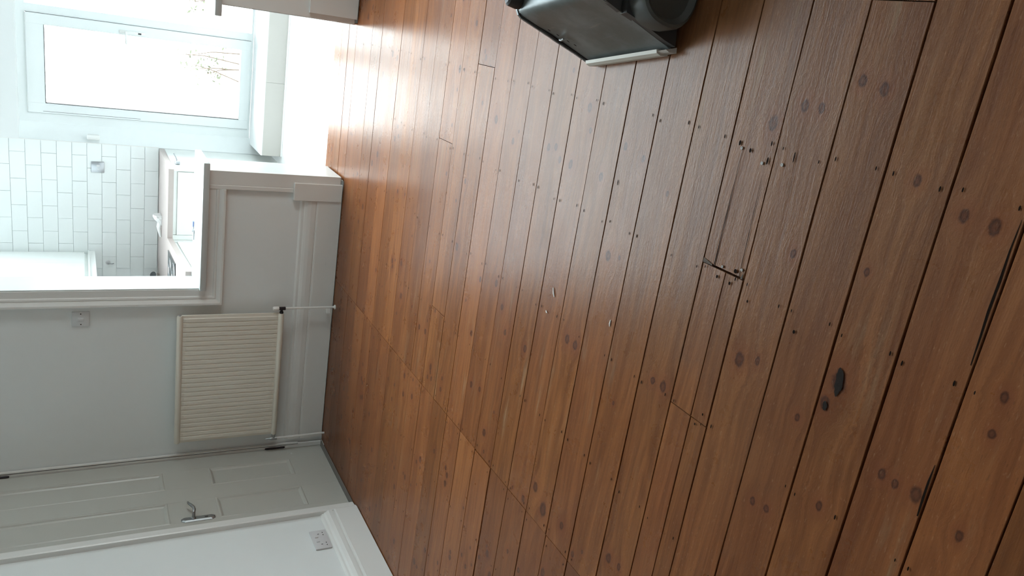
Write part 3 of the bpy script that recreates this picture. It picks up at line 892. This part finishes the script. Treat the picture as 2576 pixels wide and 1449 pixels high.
# step under the window
st = thing('trim_4', (-0.4, 7.3, KZ), 'boxed pale step below the tall garden window', 'step', kind='structure')
box('step_core', M['riser'], -1.298, 0.62, 7.120, 7.70, KZ, 0.113, st)
xs = [-1.30, -0.665, -0.02, 0.62]
for a, b in zip(xs, xs[1:]): box('riser_panel', M['riser'], a + .0006, b - .0006, 7.110, 7.128, KZ, 0.112, st, .001)
box('tread', M['kitchen_wall'], -1.30, 0.62, 7.104, 7.70, 0.112, 0.122, st, .002)
box('cove_strip', M['vinyl'], -1.30, 0.62, 7.096, 7.112, KZ, KZ + .012, st, .003)

# garden window: fixed frame, opening leaf on the left, wide light on the right
w1 = thing('window_1', (-0.35, 7.73, 0.12), 'tall white garden window with an opening leaf behind the walkway', 'window', kind='structure')
WY0, WY1 = 7.70, 7.77
fm = MB()
fm.box(-1.25, 0.50, WY0, WY1, 0.122, 0.142); fm.box(-1.25, 0.50, WY0, WY1, 1.900, 1.96)
fm.box(-1.25, -1.172, WY0, WY1, 0.142, 1.900); fm.box(0.44, 0.50, WY0, WY1, 0.142, 1.900)
fm.box(-0.372, -0.305, WY0, WY1, 0.142, 1.900)
fm.build('window_frame', M['upvc'], w1)
lf = MB()
LX0, LX1, LZ0, LZ1 = -1.170, -0.374, 0.144, 1.898
lf.box(LX0, LX0 + .085, WY0 - .018, WY1 - .015, LZ0, LZ1, .004); lf.box(LX1 - .085, LX1, WY0 - .018, WY1 - .015, LZ0, LZ1, .004)
lf.box(LX0 + .08, LX1 - .08, WY0 - .018, WY1 - .015, LZ0, LZ0 + .085, .004); lf.box(LX0 + .08, LX1 - .08, WY0 - .018, WY1 - .015, LZ1 - .130, LZ1, .004)
lfo = lf.build('opening_leaf', M['upvc'], w1)
gs = MB()
g0, g1, h0, h1 = LX0 + .085, LX1 - .085, LZ0 + .085, LZ1 - .130
gs.box(g0, g0 + .0035, WY0 - .019, WY0 + .02, h0, h1); gs.box(g0, g1, WY0 - .019, WY0 + .02, h1 - .003, h1)
gs.build('glazing_gasket', M['gasket'], lfo)
sg = MB()
sg.box(LX0 - .003, LX0, WY0 - .002, WY0 + .03, LZ0, LZ1); sg.box(LX1, LX1 + .003, WY0 - .002, WY0 + .03, LZ0, LZ1); sg.box(LX0 + .0145, LX0 + .017, WY0 - .0188, WY0, 1.05, LZ1 - .11)
sg.build('leaf_seal', M['gasket'], w1)
box('pane', M['garden_glass'], g0, g1, WY0 + .012, WY0 + .018, h0, h1, lfo)
box('pane', M['garden_glass'], -0.305, 0.44, WY0 + .03, WY0 + .036, 0.142, 1.900, w1)
hn = MB().box(-0.446, -0.420, WY0 - .030, WY0 - .018, 1.02, 1.22, .004, 2)
hno = hn.build('handle', M['white_plastic'], lfo, smooth=True)
MB().tube([(-0.433, WY0 - .03, 1.17), (-0.433, WY0 - .060, 1.17), (-0.455, WY0 - .066, 1.17), (-0.53, WY0 - .066, 1.165)], .009, 8).build('lever', M['white_plastic'], hno, smooth=True)
box('keyhole', M['gasket'], -0.440, -0.428, WY0 - .0312, WY0 - .030, 1.05, 1.075, hno)

# sensor box on the corner of the window reveal
se = MB().box(-1.343, -1.300, KB - .012, KB + .030, 1.372, 1.470, .010, 3).build('sensor_box', M['white_plastic'], smooth=True)
tag(se, 'small rounded white sensor box on the wall corner left of the garden window', 'sensor')

# ================================================================ KITCHEN UNITS
wtop = MB().prism([(-1.378, KB - .001), (-1.378, 6.68), (-1.95, 6.68), (-1.802, 5.378), (-2.355, 5.378), (-2.640, KB - .001)], lambda a, b: (a, b, 0.865), lambda a, b: (a, b, 0.905)).build('worktop', M['laminate'])
tag(wtop, 'beige L-shaped laminate worktop below the tiled kitchen wall', 'worktop')
bc1 = thing('base_cabinet', (-1.66, 7.12, KZ), 'white base cupboard beneath the beige worktop facing the hatch', 'cabinet')
box('carcass', M['cabinet'], -1.93, -1.398, 6.725, KB - .005, KZ + .12, 0.864, bc1)
box('end_panel', M['cabinet'], -1.398, -1.380, 6.705, KB - .005, KZ, 0.864, bc1, .001)
box('top_rail', M['cabinet'], -1.928, -1.398, 6.715, 6.726, 0.836, 0.864, bc1)
box('door', M['cabinet'], -1.928, -1.404, 6.704, 6.724, KZ + .14, 0.8345, bc1, .002)
box('filler', M['cabinet'], -1.9712, -1.9312, 6.708, 6.76, KZ + .12, 0.864, bc1)
box('plinth', M['cabinet'], -1.93, -1.398, 6.76, 6.775, KZ, KZ + .12, bc1)
bc2 = thing('base_cabinet', (-2.1, 6.0, KZ), 'white base cupboard run under the ceramic hob', 'cabinet')


def K(u, v, z):   # along the slanted run (u from the far corner towards the room), v into the wall
    a = Vector((0.1137, -0.9935, 0)); b = Vector((-0.9935, -0.1137, 0))
    return Vector((-1.952, 6.70, 0)) + a * u + b * v + Vector((0, 0, z))


def kbox(name, mat, u0, u1, v0, v1, z0, z1, parent):
    m_ = MB(); m_.loft([[K(u0, v0, z), K(u1, v0, z), K(u1, v1, z), K(u0, v1, z)] for z in (z0, z1)])
    return m_.build(name, mat, parent)


kbox('carcass', M['cabinet'], 0.0, 1.31, 0.045, 0.53, KZ + .12, 0.864, bc2)
kbox('corner_post', M['cabinet'], -0.01, 0.05, 0.020, 0.044, KZ + .12, 0.864, bc2)
for u0, u1 in ((0.055, 0.66), (0.664, 1.27)): kbox('door', M['cabinet'], u0, u1, 0.022, 0.042, KZ + .14, 0.8345, bc2)
kbox('top_rail', M['cabinet'], 0.055, 1.27, 0.030, 0.044, 0.836, 0.864, bc2)
kbox('plinth', M['cabinet'], 0.0, 1.31, 0.08, 0.095, KZ, KZ + .12, bc2)
hob = thing('hob', tuple(K(.42, .3, .905)), 'dark ceramic hob let into the worktop left of the corner', 'hob')
kbox('glass_top', M['hob'], 0.14, 0.70, 0.075, 0.50, 0.9055, 0.911, hob)
for u, v, rr in ((.28, .19, .075), (.28, .39, .09), (.56, .19, .09), (.56, .39, .075)):
    c = K(u, v, .9112)
    MB().torus(c, (0, 0, 1), rr, .0012, 24, 4).build('ring_mark', M['steel'], hob)
wc = thing('wall_cabinet', (-2.45, 7.0, 1.42), 'white wall cupboard seen past the hatch jamb on the slanted side wall', 'cabinet')


def C(u, v, z):
    a = Vector((0.135, -0.991, 0)); b = Vector((-0.991, -0.135, 0))
    return Vector((-2.338, KB - .004, 0)) + a * u + b * v + Vector((0, 0, z))


def cbox(name, mat, u0, u1, v0, v1, z0, z1):
    m_ = MB(); m_.loft([[C(u0, v0, z), C(u1, v0, z), C(u1, v1, z), C(u0, v1, z)] for z in (z0, z1)])
    return m_.build(name, mat, wc)


cbox('carcass', M['cabinet'], 0.0, 1.60, 0.020, 0.255, 1.47, 2.25)
for u0, u1 in ((0.03, 0.55), (0.554, 1.07), (1.074, 1.59)): cbox('door', M['cabinet'], u0, u1, 0.0, 0.019, 1.50, 2.24)
cbox('light_rail', M['cabinet'], 0.0, 1.60, -0.006, 0.016, 1.418, 1.468)
cbox('rail_cap', M['cabinet'], 0.0, 1.60, -0.012, 0.016, 1.462, 1.474)

# fused outlet on the tiles, hook, cup, cloth, keys
sp2 = thing('fused_outlet', (-1.575, KB, 1.39), 'square metal fused outlet plate on the white kitchen tiles', 'outlet')
MB().box(-1.622, -1.528, KB - .010, KB, 1.340, 1.440, .003, 2).build('face_plate', M['steel'], sp2, smooth=True)
box('rocker', M['socket_plastic'], -1.571, -1.553, KB - .016, KB - .009, 1.372, 1.400, sp2, .002)
box('fuse_carrier', M['switch_plastic'], -1.598, -1.582, KB - .013, KB - .009, 1.378, 1.394, sp2, .001)
hk = thing('wall_hook', (-2.44, KB, 1.31), 'small grey hook on the tiles below the wall cupboard', 'hook')
MB().lathe([(.020, 0), (.020, .004), (.012, .008)], (-2.44, KB, 1.315), (0, -1, 0), 14).build('back_plate', M['socket_plastic'], hk)
MB().tube([(-2.44, KB - .006, 1.315), (-2.44, KB - .03, 1.305), (-2.442, KB - .035, 1.285), (-2.443, KB - .022, 1.270)], .005, 8).build('hook_arm', M['steel'], hk)
cu = thing('cup', (-2.50, 7.36, .906), 'small tipped cup with a dark inside on the beige worktop near the hob', 'cup')
ax = Vector((0.42, -0.62, 0.66)).normalized(); c0 = Vector((-2.520, 7.40, .932))
cub = MB().lathe([(.020, -.030), (.030, -.022), (.036, .03), (.037, .036)], c0, ax, 24, cap=True).build('cup_body', M['cup'], cu, smooth=True)
MB().lathe([(.0345, .0362), (.032, .0364), (.002, .0366)], c0, ax, 24).build('cup_inside', M['cup_in'], cu)
MB().torus(c0 + ax * .036, ax, .0358, .0022, 24, 6).build('rim', M['white_plastic'], cub, smooth=True)

cw = thing('dishcloth', (-2.0, 7.25, .906), 'crumpled white cloth lying on the worktop before the tiles', 'cloth')
rings = []
random.seed(3)
for i in range(9):
    u = i / 8
    x = -1.905 - .085 * u
    hgt = .070 * (1 - u) ** .6 * (0.6 + .4 * math.sin(3 * u + .5)) + .008
    rings.append([(x, 7.25 + .065 * math.cos(a) * (1 - .3 * u) + random.uniform(-.006, .006), .906 + max(0, math.sin(a)) * hgt + random.uniform(0, .004)) for a in [PI * k / 10 for k in range(11)]])
MB().loft(rings, close=True).build('bunched_end', M['cloth'], cw)
for dy, dz in ((-.03, 0), (.03, .004)):
    MB().tube([(-1.975, 7.25 + dy, .918), (-2.02, 7.25 + dy * 1.2, .924 + dz), (-2.06, 7.25 + dy * .9, .917), (-2.095, 7.24 + dy, .912)], [.016, .013, .014, .006], 8).build('rolled_fold', M['cloth'], cw, smooth=True)

ky = thing('key_bunch', (-1.48, 5.30, .868), 'small bunch of silver keys with a blue tag on the white sill', 'keys')
kz = .8705
MB().torus((-1.487, 5.302, kz + .004), (0.2, 0.3, 1), .016, .0016, 20, 6).build('key_ring', M['chrome'], ky)
for (x, y), (u, v) in (((-1.500, 5.295), (-1, -.10)), ((-1.498, 5.285), (-.93, -.42))):
    d = Vector((u, v, 0)).normalized(); q = Vector((-d.y, d.x, 0)); P0 = Vector((x, y, kz))
    k_ = MB(); k_.lathe([(.012, -.001), (.012, .0018)], P0, (0, 0, 1), 12)
    k_.loft([[P0 + d * .008 + q * s_ * .004 + Vector((0, 0, z)) for s_, z in ((-1, 0), (1, 0), (1, .002), (-1, .002))], [P0 + d * .052 + q * s_ * .0035 + Vector((0, 0, z)) for s_, z in ((-1, 0), (1, 0), (1, .002), (-1, .002))]])
    k_.build('key', M['chrome'], ky)
bt = MB().box(-1.470, -1.432, 5.302, 5.324, kz, kz + .005, .002).build('key_tag', M['blue_tag'], ky)
bt['label'] = 'blue plastic tag'

vb = thing('pipe_fitting', (-1.372, 6.92, .82), 'small grey fitting with a thin stem on the end of the white base cupboard', 'fitting')
MB().box(-1.380, -1.352, 6.88, 6.95, .800, .838, .006).build('fitting_body', M['steel'], vb)
MB().tube([(-1.352, 6.92, .822), (-1.325, 6.93, .832), (-1.300, 6.94, .846)], [.005, .004, .005], 8).build('stem', M['chrome'], vb)

# ================================================================ GARDEN
tag(box('ground_patio', M['concrete'], -6.0, 6.0, 7.93, 16.0, -0.40, -0.20), 'pale paved yard outside the garden window', 'yard', kind='structure')
random.seed(11)
gsr = thing('garden_shrub', (-0.9, 10.2, -0.2), 'sparse shrub in the bright yard seen through the garden window', 'shrub')
tw = MB(); lvs = MB()
for i in range(10):
    x = random.uniform(-1.9, 0.1); h = random.uniform(.35, .85)
    top = Vector((x + random.uniform(-.2, .2), 10.2 + random.uniform(-.3, .3), -0.2 + h))
    tw.tube([(x, 10.2, -.2), ((x + top.x) / 2 + .03, 10.2, -.2 + h * .55), top], [.008, .006, .003], 5)
    for j in range(16):
        f = random.uniform(.35, 1.05)
        c = Vector((x, 10.2, -.2)).lerp(top, f) + Vector((random.uniform(-.12, .12), random.uniform(-.12, .12), random.uniform(-.05, .06)))
        a = Vector((random.uniform(-1, 1), random.uniform(-1, 1), random.uniform(-.5, .5))).normalized(); b = a.orthogonal().normalized()
        s_ = random.uniform(.02, .035)
        lvs.bm.faces.new([lvs.bm.verts.new(c + p) for p in (a * s_, b * s_ * .45, -a * s_, -b * s_ * .45)])
tw.build('twigs', M['twig'], gsr, kind='stuff')
lvs.build('foliage', M['leaf'], gsr, kind='stuff')
